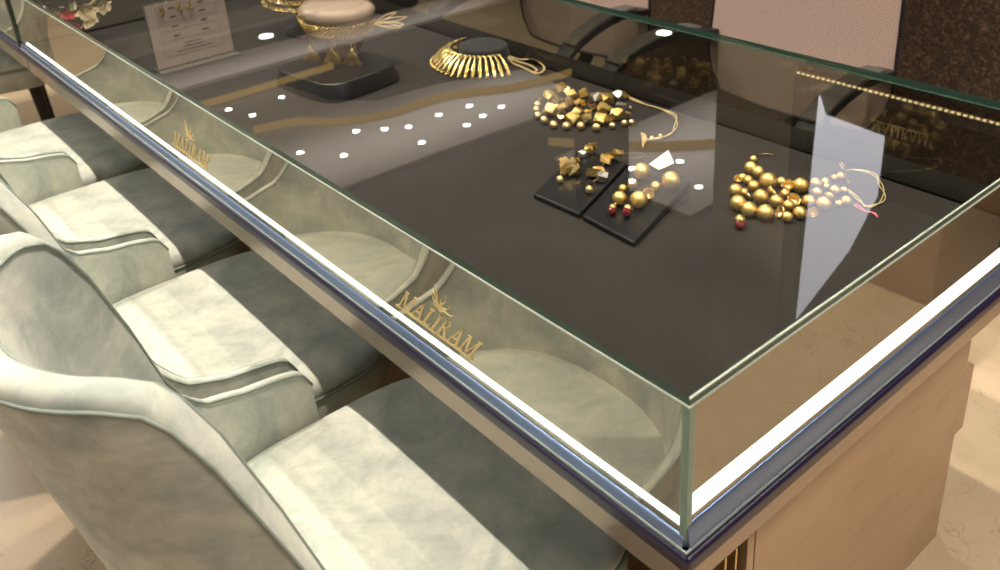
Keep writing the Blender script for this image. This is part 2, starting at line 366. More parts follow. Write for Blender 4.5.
# the raised maker's lettering on the front glass: condensed serif capitals, a rule under them and a flame
def letters(bm, word, x, z, h, y0, y1, cond=.62, slant=0):
    s = h/1.0
    def q(pts): prism(bm, [(x+a*s*cond+b*s*slant, z+b*s) for a, b in pts], y0, y1, 'y')
    def serif(cx, zz, w_=.30): q([(cx-w_/2, zz), (cx+w_/2, zz), (cx+w_/2, zz+.05), (cx-w_/2, zz+.05)])
    for chh in word:
        if chh == 'M':
            q([(.08, .04), (.18, .04), (.18, .96), (.08, .96)]); q([(.86, .04), (1.02, .04), (1.02, .96), (.86, .96)])
            q([(.10, .96), (.28, .96), (.60, .05), (.53, .05)]); q([(.53, .05), (.60, .05), (.92, .96), (.84, .96)])
            serif(.13, 0); serif(.94, 0, .36); serif(.13, .95, .3); serif(.94, .95, .3); adv = 1.2
        elif chh == 'A':
            q([(.06, .04), (.16, .04), (.49, 1.0), (.39, 1.0)]); q([(.36, 1.0), (.52, 1.0), (.88, .04), (.70, .04)]); q([(.24, .32), (.68, .32), (.68, .38), (.24, .38)])
            serif(.11, 0); serif(.79, 0, .36); adv = 1.0
        elif chh == 'L':
            q([(.14, .0), (.30, .0), (.30, .98), (.14, .98)]); serif(.22, .95, .36); q([(.04, 0), (.68, 0), (.68, .06), (.04, .06)]); q([(.62, 0), (.68, 0), (.70, .28), (.66, .28)]); adv = .78
        elif chh == 'I':
            q([(.14, .0), (.30, .0), (.30, 1), (.14, 1)]); serif(.22, 0, .36); serif(.22, .95, .36); adv = .5
        elif chh == 'R':
            q([(.14, .0), (.30, .0), (.30, 1), (.14, 1)]); serif(.22, 0, .36); q([(.04, .95), (.50, .95), (.50, 1), (.04, 1)])
            out = [(.30+.36*math.cos(a), .75+.25*math.sin(a)) for a in [PI/2-PI*i/8 for i in range(9)]]
            inn = [(.30+.22*math.cos(a), .75+.20*math.sin(a)) for a in [PI/2-PI*i/8 for i in range(9)]]
            for i in range(8): q([out[i], out[i+1], inn[i+1], inn[i]])
            q([(.32, .52), (.50, .52), (.90, .02), (.72, .02)]); serif(.83, 0, .26); adv = .98
        x += adv*s*cond
    return x
def flame(bm, x, z, s, y0, y1):
    for k, (ang, ln, wd, cv) in enumerate([(100, 1.15, .20, .10), (128, .70, .16, -.10), (152, .48, .13, -.08), (62, 1.0, .17, .12), (38, .85, .15, .10), (15, .95, .13, .10), (115, .85, .14, .08), (80, .60, .18, .05)]):
        a = math.radians(ang); d = Vector((math.cos(a), math.sin(a))); nrm = Vector((-d.y, d.x)); A_, B_ = [], []
        for i in range(9):
            t = i/8; c = d*ln*t + nrm*cv*math.sin(t*2*PI)*.7; w_ = wd*.5*(.25+.75*math.sin(PI*min(1, t*1.1+.25)))*(1-t*.85)
            A_.append(c+nrm*w_); B_.append(c-nrm*w_)
        poly = A_+B_[::-1]; dy = (y0-y1)*.05*k
        for i in range(8): prism(bm, [(x+s*p.x, z+s*p.y) for p in (A_[i], A_[i+1], B_[i+1], B_[i])], y0+dy, y1, 'y')
def logo(x0, x1, zb, h, y0, y1, parent, name='lettering', slant=.80):
    bm = bmesh.new(); probe = bmesh.new(); wd = letters(probe, 'MALIRAM', 0, 0, h, 0, .001); probe.free()
    letters(bm, 'MALIRAM', x0, zb, h, y0, y1, .62*(x1-x0)/wd, slant)
    box(bm, x0-.004, x1, y0, y1, zb-.0035, zb-.0005)
    flame(bm, (x0+x1)/2+slant*h*1.1-.008, zb+h*1.18, (x1-x0)*.20, y0, y1)
    o = ob(name, bm, 'logo', parent); return o
logo(-.490, -.329, D+.044, .033, -.0009, -.0003, counter)['label'] = 'gold MALIRAM lettering with flame near the case corner'
logo(-1.262, -1.101, D+.044, .033, -.0009, -.0003, counter)['label'] = 'gold MALIRAM lettering with flame farther along the case'

# next counter to the left, its case not lit
c2 = empty('jewellery_counter', (0, 0, 0), 0, 'unlit glass display counter adjoining at the far left behind the dark post', 'counter')
X2 = -L-.012; X3 = X2-1.6
counter_body(c2, X3, X2, False)
pane('glass_front', X3, X2, 0, g, D, T+.0, 'pane', c2, 'y')
pane('glass_top', X3, X2, -.001, W, T, T+.01, 'top_glass', c2, 'z', 'glass_edge_pale')
pane('glass_back', X3, X2, W-g, W, D, T, 'pane', c2, 'y')
bx('corner_post', X2-.006, X2+.008, -.006, .010, D-.002, T+.01, 'post_metal', c2, bevel=.002)
bx('cabinet_body', X3, X2-.1, .60, .84, .0, D-.077, 'veneer', c2)

# ---------------------------------------------------------------- velvet armchairs
def sup(th, a, b, n):
    c, s = math.cos(th), math.sin(th)
    return a*math.copysign(abs(c)**(2/n), c), b*math.copysign(abs(s)**(2/n), s)
def rim_h(y, ax):
    K = [(-.42, .962), (-.350, .960), (-.322, .948), (-.306, .920), (-.293, .86), (-.281, .76), (-.268, .655), (-.25, .600), (-.22, .570), (-.16, .553), (-.10, .546), (-.07, .540), (-.055, .530), (-.047, .508)]
    if y <= K[0][0]: return K[0][1]
    for (a, ha), (b, hb) in zip(K, K[1:]):
        if y <= b: t = (y-a)/(b-a); t = t*t*(3-2*t) if abs(hb-ha) > .05 and False else t; return ha+(hb-ha)*t
    return K[-1][1]
def thick(h): return .011+.027*max(0, min(1, (h-.56)/.25))
def shell_mesh():
    bm = bmesh.new(); path = []
    y0 = -.13; b = .292; n = 2.5
    yf = -.045
    NF = 7; NA = 54
    for i in range(NF): path.append((1, yf+(y0-yf)*i/NF, None))
    ths = [ -PI*j/NA for j in range(NA+1)]
    full = [('s', yf+(y0-yf)*i/NF, 1) for i in range(NF)]+[('a', th, 0) for th in ths]+[('s', y0+(yf-y0)*(i+1)/NF, -1) for i in range(NF)]
    def P(item, z, off):
        a = .279-.037*max(0, min(1, (z-.60)/.33))**1.2 - off
        lean = -.21*(z-.65) if z > .45 else .04
        if item[0] == 's': return Vector((item[2]*a, item[1]+lean*min(1, max(0, (-item[1]+0.0)/.2))*.6, z))
        x, y = sup(item[1], a, b-off, n)
        yy = y0+y; k = min(1, max(0, (-yy)/.26))
        return Vector((x, yy+lean*(.4+.6*k)*k, z))
    def rest_y(item): return item[1] if item[0] == 's' else y0+sup(item[1], .279, b, n)[1]
    rings = []
    for it in full:
        h = rim_h(rest_y(it), 0); zb = .36; r = []
        th = thick(h)
        rr = th/2; NV = 12
        ring = []
        for i in range(NV+1): z = zb+(h-rr-zb)*i/NV; ring.append(P(it, z, 0))
        for i in range(1, 6): a_ = PI*i/6; ring.append(P(it, h-rr+rr*math.sin(a_), rr-rr*math.cos(a_)))
        for i in range(NV+1): z = h-rr-(h-rr-zb)*i/NV; ring.append(P(it, z, th))
        rings.append(ring)
    loft(bm, rings)
    return bm, full, P, rest_y
def make_chair():
    root = empty('velvet_armchair', (0, 0, 0))
    bm, full, P, rest_y = shell_mesh(); sh = ob('curved_backrest', bm, 'velvet', root, smooth=True)
    s = sh.modifiers.new('b', 'BEVEL'); s.width = .008; s.segments = 3; s.limit_method = 'ANGLE'; s.angle_limit = 1.0
    # welt along the outer and the inner seam of the rim
    for nm, f in (('welt', lambda h, th: (h-th*.42, -.0005)), ('welt', lambda h, th: (h-th*.42, th+.0005))):
        bm = bmesh.new(); pts = []
        for it in full:
            h = rim_h(rest_y(it), 0); th = thick(h); z, off = f(h, th); pts.append(P(it, z, off))
        tube(bm, pts, .0022, 6); ob(nm, bm, 'velvet_welt', root, smooth=True)
    # seat: base box, welt, domed cushion
    def outline(grow, N=64):
        o = []
        for k in range(N):
            th = 2*PI*k/N; c, s_ = math.cos(th), math.sin(th); nn = 2.5 if s_ < 0 else 5.0
            o.append((math.copysign(abs(c)**(2/nn), c)*(.262+grow), -.085+math.copysign(abs(s_)**(2/nn), s_)*((.268 if s_ < 0 else .275)+grow)))
        return o
    bm = bmesh.new(); loft(bm, [[(x, y, z) for x, y in outline(gr)] for gr, z in ((-.03, .335), (-.004, .34), (.0, .35), (.0, .405), (-.002, .412))]); ob('seat_base', bm, 'velvet', root, smooth=True)
    bm = bmesh.new(); tube(bm, [(x, y, .415) for x, y in outline(.001)], .0035, 6, closed=True); ob('welt', bm, 'velvet_welt', root, smooth=True)
    prof = [(-.001, .416), (.001, .424), (.0, .432), (-.003, .439), (-.009, .4455), (-.019, .450), (-.038, .4545), (-.07, .4575), (-.11, .4595), (-.16, .4605), (-.20, .461), (-.245, .461)]
    bm = bmesh.new(); loft(bm, [[(x, y, z) for x, y in outline(gr)] for gr, z in prof]); ob('seat_cushion', bm, 'velvet', root, smooth=True)
    for sx in (-1, 1):
        for yy, sp in ((.10, .02), (-.26, -.05)):
            bm = bmesh.new(); x = sx*.19
            loft(bm, [[(x+sx*.02*(1-t)+a*(.013+.009*t), yy+sp*(1-t)+b_*(.013+.009*t), .001+.339*t) for a, b_ in ((-1, -1), (1, -1), (1, 1), (-1, 1))] for t in (0, .5, 1)])
            ob('leg', bm, 'chair_leg', root, bevel=.003)
    return root
chair = make_chair()
CH = [(-.453, 'nearest sage velvet armchair, its curved back filling the lower left'),
      (-1.05, 'second sage velvet armchair from the counter corner, below the nearer gold lettering'),
      (-1.652, 'third sage velvet armchair from the counter corner, between two others'),
      (-2.225, 'fourth sage velvet armchair from the corner, its seat tucked below the far lettering')]
for i, (x, lb) in enumerate(CH):
    o = chair if i == 0 else copy_tree(chair)
    o.location = (x, 0, 0); tag(o, lb, 'armchair', 'sage velvet armchairs along the counter')
o = copy_tree(chair); o.location = (-3.45, .10, 0); o.rotation_euler = (0, 0, math.radians(-12))
tag(o, 'farthest grey-green armchair at the upper left, its dark legs in view', 'armchair', 'sage velvet armchairs along the counter')

# ---------------------------------------------------------------- office chairs behind the counter
def make_office():
    root = empty('office_chair', (0, 0, 0))
    # faces -y; back at y = +.40
    def bp(u, v):   # u across, v up
        wd = .275*(1-.10*v)*(1-max(0, .16-v)**1.5*3.2); return Vector((u*wd, .40+.05*v-.035*(1-u*u), .50+.62*v))
    bm = bmesh.new(); NU, NVv = 16, 18
    for off in (0,):
        F = [[bm.verts.new(bp(-1+2*i/NU, j/NVv)) for i in range(NU+1)] for j in range(NVv+1)]
        Bk = [[bm.verts.new(bp(-1+2*i/NU, j/NVv)+Vector((0, .004, 0))) for i in range(NU+1)] for j in range(NVv+1)]
        for j in range(NVv):
            for i in range(NU):
                bm.faces.new((F[j][i], F[j][i+1], F[j+1][i+1], F[j+1][i])); bm.faces.new((Bk[j][i], Bk[j+1][i], Bk[j+1][i+1], Bk[j][i+1]))
    ob('mesh_backrest', bm, 'mesh', root, smooth=True)
    ed = [bp(-1, j/12) for j in range(13)]+[bp(-1+2*i/12, 1) for i in range(1, 13)]+[bp(1, 1-j/12) for j in range(1, 13)]+[bp(1-2*i/12, 0) for i in range(1, 12)]
    bm = bmesh.new(); tube(bm, ed, .0045, 8, closed=True); ob('back_frame', bm, 'black_plastic', root, smooth=True)
    bm = bmesh.new(); tube(bm, catmull([(0, .42, .75), (0, .47, .60), (0, .40, .43), (0, .18, .39), (0, 0, .38)], 5), .022, 8); ob('back_support', bm, 'black_plastic', root, smooth=True)
    bm = bmesh.new(); ol = [(math.copysign(abs(math.cos(t))**.5, math.cos(t))*.24, .12+math.copysign(abs(math.sin(t))**.5, math.sin(t))*.235) for t in [2*PI*k/48 for k in range(48)]]
    loft(bm, [[(x*f, .12+(y-.12)*f, z) for x, y in ol] for f, z in ((.9, .40), (1, .415), (1, .445), (.95, .462), (.7, .468))]); ob('seat', bm, 'seat_fabric', root, smooth=True)
    for s in (-1, 1):
        # strap arm: sweeps from the seat side forward and up, then back to the backrest
        pts = catmull([(s*.20, .10, .40), (s*.275, .06, .42), (s*.29, -.01, .52), (s*.285, .02, .62), (s*.28, .12, .665), (s*.27, .26, .68), (s*.255, .40, .66)], 6)
        bm = bmesh.new(); rings = []
        for i, p in enumerate(pts):
            a = pts[max(i-1, 0)]; b = pts[min(i+1, len(pts)-1)]; t = (b-a).normalized(); sd = Vector((1, 0, 0)); u = t.cross(sd).normalized()
            hw, ht = .026, .009
            rings.append([p+sd*hw+u*ht, p-sd*hw+u*ht, p-sd*hw-u*ht, p+sd*hw-u*ht])
        loft(bm, rings); a_ = ob('armrest', bm, 'black_plastic', root, bevel=.004)
        bm = bmesh.new(); rings = []
        for i, p in enumerate(pts[20:34]):
            rings.append([p+Vector((.027, 0, .011)), p+Vector((-.027, 0, .011)), p+Vector((-.024, 0, .020)), p+Vector((.024, 0, .020))])
        loft(bm, rings); ob('arm_pad', bm, 'arm_pad', a_, bevel=.003)
    bm = bmesh.new(); lathe(bm, [(.028, .09), (.028, .30), (.018, .30), (.018, .40), (.07, .40), (.07, .405)], 20, cy=.1); ob('gas_column', bm, 'black_plastic', root, smooth=False)
    bm = bmesh.new()
    for k in range(5):
        a = 2*PI*k/5+.3; d = Vector((math.cos(a), math.sin(a), 0)); pc = Vector((0, .1, .10)); n_ = Vector((-d.y, d.x, 0))
        loft(bm, [[pc+d*t*.29+n_*w_+Vector((0, 0, -t*.03+h)) for w_, h in ((-.025+.01*t, -.018), (.025-.01*t, -.018), (.02-.01*t, .018-.01*t), (-.02+.01*t, .018-.01*t))] for t in (0, .5, 1)])
    base = ob('star_base', bm, 'black_plastic', root, bevel=.003)
    for k in range(5):
        a = 2*PI*k/5+.3; cx, cy = .28*math.cos(a), .1+.28*math.sin(a); bm = bmesh.new()
        for q in (-.014, .008): prism(bm, [(cy+.026*math.cos(t), .0275+.026*math.sin(t)) for t in [2*PI*j/16 for j in range(16)]], cx+q, cx+q+.010, 'x')
        box(bm, cx-.004, cx+.008, cy-.005, cy+.005, .027, .06)
        ob('caster', bm, 'black_plastic', base)
    return root
oc = make_office()
OC = [(-.845, 1.01, 0, 'office chair with rose beige mesh back nearest the case corner, behind the counter'),
      (-1.60, 1.02, 4, 'middle office chair behind the counter, only a strip of mesh back in frame'),
      (-2.85, 1.22, 25, 'far office chair behind the counter with black looped arms, at the top edge')]
for i, (x, y, a, lb) in enumerate(OC):
    o = oc if i == 0 else copy_tree(oc)
    o.location = (x, y, 0); o.rotation_euler = (0, 0, math.radians(a)); tag(o, lb, 'office chair', 'mesh office chairs behind the counter')

# ---------------------------------------------------------------- back wall display: sign, light strip, lit panel; wooden cabinet
t = empty('wall_showcase', (0, 2.0, 0), 0, 'dark glass wall showcase with gold lettering, mirrored in the counter top', 'showcase')
bx('showcase_body', -1.16, 1.6, -.05, -.001, 1.385, 2.35, 'mirror_dark', t)
bx('showcase_frame', -1.18, -1.125, -.058, -.0005, 1.385, 2.4, 'wall_dark', t, bevel=.002)
bx('showcase_frame', -1.12, 1.6, -.058, -.0515, 1.387, 1.42, 'wall_dark', t)
ls = bx('strip_channel', -1.17, 1.6, -.066, -.0585, 1.372, 1.384, 'brass', t)
bm = bmesh.new(); k = -1.165
while k < 1.58: box(bm, k, k+.009, -.070, -.0665, 1.376, 1.380); k += .018
ob('led_dots', bm, 'warm_led', ls)
logo(-.90, -.72, 1.475, .034, -.053, -.0515, t, 'lettering', 0)
bm = bmesh.new(); prism(bm, [(-1.085, 1.44), (-1.06, 1.50), (-.855, 1.515), (-.855, 1.72), (-.93, 1.95), (-1.10, 2.30)], -.060, -.0512, 'y')
tag(ob('lit_panel', bm, 'screen', None, loc=(0, 2.0, 0)), 'bright bluish white panel on the showcase, mirrored over the gold bead necklace', 'light panel')
cab = empty('wooden_cabinet', (.47, 1.55, 0), 0, 'low pale wood cabinet mirrored at the right end of the glass case', 'cabinet')
bx('body', 0, 1.3, 0, .38, 0, .30, 'veneer', cab, bevel=.002)
bx('top_board', -.015, 1.3, -.015, .38, .30, .325, 'veneer', cab, bevel=.002)

# ---------------------------------------------------------------- jewellery tables (metres)
BALLS = [ (-0.469, 0.739, 0.707, 0.007), (-0.445, 0.699, 0.712, 0.0119), (-0.428, 0.696, 0.711, 0.0108), (-0.441, 0.659, 0.708, 0.0077, 'c'), (-0.438, 0.667, 0.707, 0.0074), (-0.424, 0.663, 0.709, 0.0086), (-0.403, 0.65, 0.71, 0.0096), (-0.392, 0.674, 0.714, 0.0145), (-0.379, 0.694, 0.709, 0.0091), (-0.364, 0.691, 0.711, 0.0105, 'c'), (-0.344, 0.697, 0.713, 0.0134), (-0.413, 0.615, 0.711, 0.0113), (-0.403, 0.624, 0.707, 0.0075), (-0.389, 0.622, 0.707, 0.0074, 'c'), (-0.369, 0.623, 0.712, 0.0123), (-0.365, 0.654, 0.712, 0.0118, 'c'), (-0.351, 0.664, 0.708, 0.0083), (-0.326, 0.653, 0.711, 0.011, 'c'), (-0.343, 0.629, 0.711, 0.011), (-0.322, 0.632, 0.709, 0.0092), (-0.38, 0.578, 0.713, 0.0133), (-0.355, 0.573, 0.713, 0.0128), (-0.33, 0.581, 0.713, 0.0133), (-0.319, 0.602, 0.71, 0.0102, 'c'), (-0.302, 0.599, 0.709, 0.009), (-0.294, 0.621, 0.711, 0.0107), (-0.335, 0.727, 0.71, 0.0096), (-0.328, 0.745, 0.708, 0.0078), (-0.316, 0.702, 0.709, 0.0088), (-0.306, 0.663, 0.711, 0.011), (-0.283, 0.67, 0.712, 0.012), (-0.282, 0.64, 0.708, 0.0079, 'c'), (-0.299, 0.728, 0.709, 0.0089), (-0.294, 0.705, 0.71, 0.0096, 'c'), (-0.272, 0.695, 0.706, 0.0063), (-0.266, 0.708, 0.709, 0.0087), (-0.322, 0.782, 0.708, 0.0076), (-0.292, 0.743, 0.706, 0.0059), (-0.328, 0.771, 0.706, 0.0061), (-0.319, 0.735, 0.706, 0.006) ]
BALLRED = [ (-0.34, 0.531, 0.708, 0.0084) ]
BALLHOOK = [ (-0.476, 0.763, 0.703, 0.0026), (-0.473, 0.779, 0.703, 0.0026) ]
BALLCORD = [ (-0.356, 0.833, 0.702, 0.0016), (-0.336, 0.817, 0.702, 0.0016), (-0.324, 0.826, 0.702, 0.0016), (-0.308, 0.833, 0.702, 0.0015), (-0.287, 0.829, 0.702, 0.0015), (-0.265, 0.813, 0.702, 0.0015), (-0.245, 0.786, 0.701, 0.0015), (-0.232, 0.75, 0.701, 0.0014), (-0.233, 0.728, 0.701, 0.0014), (-0.244, 0.726, 0.701, 0.0014), (-0.268, 0.738, 0.701, 0.0015), (-0.289, 0.751, 0.701, 0.0015) ]
BALLTHREAD = [ (-0.257, 0.716, 0.701, 0.0009), (-0.237, 0.709, 0.701, 0.0009), (-0.219, 0.714, 0.701, 0.0009), (-0.209, 0.703, 0.701, 0.0008) ]
PEARLS = [ (-0.957, 0.657, 0.707, 0.0073), (-0.938, 0.637, 0.708, 0.0076), (-0.91, 0.617, 0.708, 0.0083), (-0.881, 0.608, 0.709, 0.0085), (-0.85, 0.605, 0.708, 0.0084), (-0.826, 0.617, 0.709, 0.0088), (-0.805, 0.637, 0.708, 0.0084), (-0.778, 0.653, 0.708, 0.0083), (-0.762, 0.682, 0.707, 0.0072), (-0.754, 0.707, 0.707, 0.0069), (-0.746, 0.72, 0.707, 0.0069), (-0.807, 0.78, 0.704, 0.0036) ]
FACETS = [ (-0.978, 0.737, 0.713, 0.0134), (-0.969, 0.748, 0.71, 0.0105), (-0.97, 0.702, 0.712, 0.0124), (-0.969, 0.675, 0.707, 0.0074), (-0.937, 0.739, 0.712, 0.0124), (-0.937, 0.697, 0.711, 0.0114), (-0.92, 0.756, 0.712, 0.0115), (-0.903, 0.646, 0.714, 0.0139), (-0.903, 0.68, 0.711, 0.0112), (-0.883, 0.754, 0.713, 0.013, 's'), (-0.861, 0.769, 0.714, 0.0142), (-0.854, 0.815, 0.709, 0.009), (-0.855, 0.792, 0.711, 0.0114, 's'), (-0.908, 0.705, 0.712, 0.0121), (-0.902, 0.722, 0.709, 0.0089), (-0.876, 0.719, 0.71, 0.01), (-0.859, 0.681, 0.711, 0.011), (-0.861, 0.637, 0.714, 0.0136), (-0.835, 0.642, 0.713, 0.0127), (-0.817, 0.662, 0.714, 0.0139), (-0.793, 0.679, 0.713, 0.013), (-0.785, 0.697, 0.712, 0.0115), (-0.787, 0.719, 0.712, 0.0124), (-0.859, 0.724, 0.709, 0.0088), (-0.827, 0.721, 0.712, 0.0118), (-0.829, 0.736, 0.709, 0.0087), (-0.816, 0.761, 0.711, 0.0111, 's'), (-0.777, 0.739, 0.707, 0.007), (-0.85, 0.699, 0.708, 0.0079), (-0.908, 0.634, 0.708, 0.0079) ]
FCORD = [ (-0.852, 0.818, 0.702, 0.0021), (-0.801, 0.814, 0.702, 0.002), (-0.771, 0.817, 0.702, 0.002), (-0.736, 0.813, 0.702, 0.002), (-0.708, 0.804, 0.702, 0.0019), (-0.678, 0.777, 0.702, 0.0019), (-0.662, 0.747, 0.702, 0.0019), (-0.657, 0.714, 0.702, 0.0018), (-0.662, 0.695, 0.702, 0.0018), (-0.672, 0.682, 0.702, 0.0018) ]
EA = [ (-0.657, 0.468, 0.73, 0.0125), (-0.674, 0.496, 0.725, 0.0075), (-0.679, 0.478, 0.726, 0.0082), (-0.649, 0.467, 0.728, 0.0095), (-0.644, 0.432, 0.724, 0.0065), (-0.684, 0.526, 0.724, 0.0065, 's'), (-0.686, 0.542, 0.725, 0.0069), (-0.688, 0.557, 0.726, 0.0077), (-0.66, 0.455, 0.722, 0.0037) ]
EB = [ (-0.632, 0.533, 0.726, 0.0082), (-0.635, 0.552, 0.727, 0.009), (-0.637, 0.568, 0.725, 0.0068), (-0.614, 0.484, 0.727, 0.0087), (-0.615, 0.498, 0.725, 0.0073), (-0.593, 0.483, 0.726, 0.0079, 's'), (-0.579, 0.439, 0.725, 0.007), (-0.598, 0.46, 0.723, 0.0046, 'd') ]
EC = [ (-0.546, 0.531, 0.733, 0.0146), (-0.538, 0.477, 0.725, 0.007), (-0.535, 0.497, 0.726, 0.0084), (-0.514, 0.444, 0.73, 0.0119), (-0.501, 0.413, 0.725, 0.0067, 'r') ]
ED = [ (-0.486, 0.537, 0.733, 0.0153), (-0.499, 0.514, 0.727, 0.0087), (-0.491, 0.488, 0.728, 0.0096, 'c'), (-0.484, 0.457, 0.732, 0.0142), (-0.479, 0.424, 0.726, 0.0077, 'r') ]
TAG = [ (-0.57, 0.576, 0.721, 0.0007), (-0.585, 0.644, 0.721, 0.0008), (-0.541, 0.609, 0.721, 0.0007), (-0.542, 0.571, 0.721, 0.0007) ]
LOOP = [ (-0.622, 0.588, 0.721, 0.0008), (-0.638, 0.574, 0.721, 0.0008), (-0.6, 0.596, 0.721, 0.0008) ]
CCORD = [ (-1.236, 0.8, 0.702, 0.0023), (-1.221, 0.828, 0.702, 0.0023), (-1.184, 0.852, 0.702, 0.0023), (-1.126, 0.826, 0.702, 0.0022), (-1.111, 0.789, 0.702, 0.0022), (-1.175, 0.799, 0.702, 0.0023), (-1.215, 0.803, 0.702, 0.0023) ]
def ball_mesh(name, m, sub=3):
    bm = bmesh.new(); bmesh.ops.create_icosphere(bm, subdivisions=sub, radius=1)
    me = bpy.data.meshes.new(name); bm.to_mesh(me); bm.free(); me.materials.append(M[m])
    for p in me.polygons: p.use_smooth = True
    return me
def place(name, me, loc, r, parent, rot=None, s=(1, 1, 1)):
    o = bpy.data.objects.new(name, me); COL.objects.link(o); o.parent = parent
    o.location = Vector(loc)-parent.location; o.scale = (r*s[0], r*s[1], r*s[2])
    if rot: o.rotation_euler = rot
    return o
def cup_mesh(name, m):
    bm = bmesh.new(); pr_ = []
    for i in range(9): a = -PI/2+PI/2*i/8; pr_.append((max(.02, math.cos(a)), math.sin(a)))
    for i in range(9): a = -PI/2*i/8; pr_.append((max(.02, .88*math.cos(a)), .88*math.sin(a)))
    rings = [[bm.verts.new((r*math.cos(2*PI*k/24), r*math.sin(2*PI*k/24), z)) for k in range(24)] for r, z in pr_]
    for A, B in zip(rings, rings[1:]):
        for k in range(24): bm.faces.new((A[k], A[(k+1) % 24], B[(k+1) % 24], B[k]))
    bm.faces.new(rings[0][::-1]); bm.faces.new(rings[-1])
    bmesh.ops.recalc_face_normals(bm, faces=bm.faces[:])
    me = bpy.data.meshes.new(name); bm.to_mesh(me); bm.free(); me.materials.append(M[m])
    for p in me.polygons: p.use_smooth = True
    return me
BALL = ball_mesh('gold_ball', 'gold'); PEARL = ball_mesh('pearl_ball', 'pearl'); RED = ball_mesh('red_bead', 'red'); CUP = cup_mesh('gold_cup', 'gold_inner'); DARKB = ball_mesh('dark_ball', 'dark_bead')
def facet_mesh(name, m, k):
    rnd = random.Random(k); bm = bmesh.new()
    # irregular cut nugget: a warped cube with one or two corners sliced
    for x in (-1, 1):
        for y in (-1, 1):
            for z in (-1, 1):
                if (x, y, z) == (1, 1, 1): 
                    for a in ((.25, 1, 1), (1, .2, 1), (1, 1, .3)): bm.verts.new([q*rnd.uniform(.72, .95) for q in a])
                else: bm.verts.new((x*rnd.uniform(.55, .85), y*rnd.uniform(.55, .85), z*rnd.uniform(.4, .8)))
    bmesh.ops.convex_hull(bm, input=bm.verts[:]); bmesh.ops.recalc_face_normals(bm, faces=bm.faces[:])
    bmesh.ops.dissolve_limit(bm, angle_limit=.15, verts=bm.verts[:], edges=bm.edges[:])
    me = bpy.data.meshes.new(name); bm.to_mesh(me); bm.free(); me.materials.append(M[m]); return me
FAC = [facet_mesh('gold_nugget', 'gold_shiny' if k % 2 else 'gold', k) for k in range(6)]
FACS = [facet_mesh('silver_nugget', 'silver', k+20) for k in range(2)]

# gold bead necklace (right)
r_ = random.Random(5)
N1 = empty('gold_bead_necklace', (-.35, .66, D), 0, 'chunky necklace of matte gold balls and open cups lying under the pale reflection', 'necklace')
for q in BALLS:
    x, y, z, r = q[:4]
    if len(q) > 4: place('cup', CUP, (x, y, D+r*1.02), r, N1, (r_.uniform(-.9, .3), r_.uniform(-1.2, 1.2), r_.uniform(0, 6)))
    else: place('bead', BALL, (x, y, D+r+.0002), r, N1)
for x, y, z, r in BALLRED:
    o = place('red_drop', RED, (x, y, D+r), r, N1); o['label'] = 'dark red drop'
    place('drop_cap', CUP, (x-.004, y+.004, D+r*1.5), r*1.08, N1, (PI, .2, 0))
def cord(name, pts, r, m, parent, n=6, two=0, sub=6):
    bm = bmesh.new(); P_ = catmull([Vector(p)-parent.location for p in pts], sub); tube(bm, P_, r, n)
    if two: tube(bm, [p+Vector((two*math.sin(i*.35), two*math.cos(i*.3), r)) for i, p in enumerate(P_)], r, n)
    return ob(name, bm, m, parent, smooth=True)
cord('cord', [q[:2]+(D+.0022,) for q in BALLCORD], .001, 'thread', N1, two=.0042)
cord('tassel', [q[:2]+(D+.0015,) for q in BALLTHREAD], .0012, 'pink', N1, two=.004)['label'] = 'pink thread tassel'
cord('hook', [(-.469, .739, D+.005), (-.478, .757, D+.006), (-.474, .775, D+.004), (-.462, .785, D+.003)], .0018, 'gold_shiny', N1)
cord('wire_loop', [(-.345, .833, D+.004), (-.331, .81, D+.004), (-.315, .79, D+.004), (-.303, .775, D+.004)], .0022, 'gold_shiny', N1)

# faceted necklace with ball fringe (centre)
N2 = empty('faceted_necklace', (-.86, .70, D), 0, 'gold necklace of cut nuggets with a fringe of small balls and tasselled cord', 'necklace')
for k, q in enumerate(FACETS):
    x, y, z, r = q[:4]; me = FACS[k % 2] if len(q) > 4 else FAC[k % 6]
    place('nugget', me, (x, y, D+r*.95+(.003 if k % 3 == 0 else 0)), r*1.08, N2, (r_.uniform(-.5, .5), r_.uniform(-.5, .5), r_.uniform(0, 6)), (1, 1, .8))
for x, y, z, r in PEARLS: place('ball', PEARL, (x, y, D+r), r, N2)
cord('cord', [q[:2]+(D+.003,) for q in FCORD], .0013, 'thread', N2, two=.0035)
bm = bmesh.new()
for k in range(16):
    a = k/15; e = Vector((-.705+.048*a, .702-.048*a, D+.0015+.003*math.sin(a*PI)))-N2.location; s_ = Vector((-.672, .683, D+.004))-N2.location
    m_ = (s_+e)/2+Vector((r_.uniform(-.002, .002), r_.uniform(-.002, .002), .003)); tube(bm, catmull([s_, m_, e], 4), .0011, 5)
ob('tassel', bm, 'thread', N2, smooth=True)
for (x, y) in ((-.662, .71), (-.668, .692)): place('cord_bead', PEARL, (x, y, D+.005), .0045, N2)

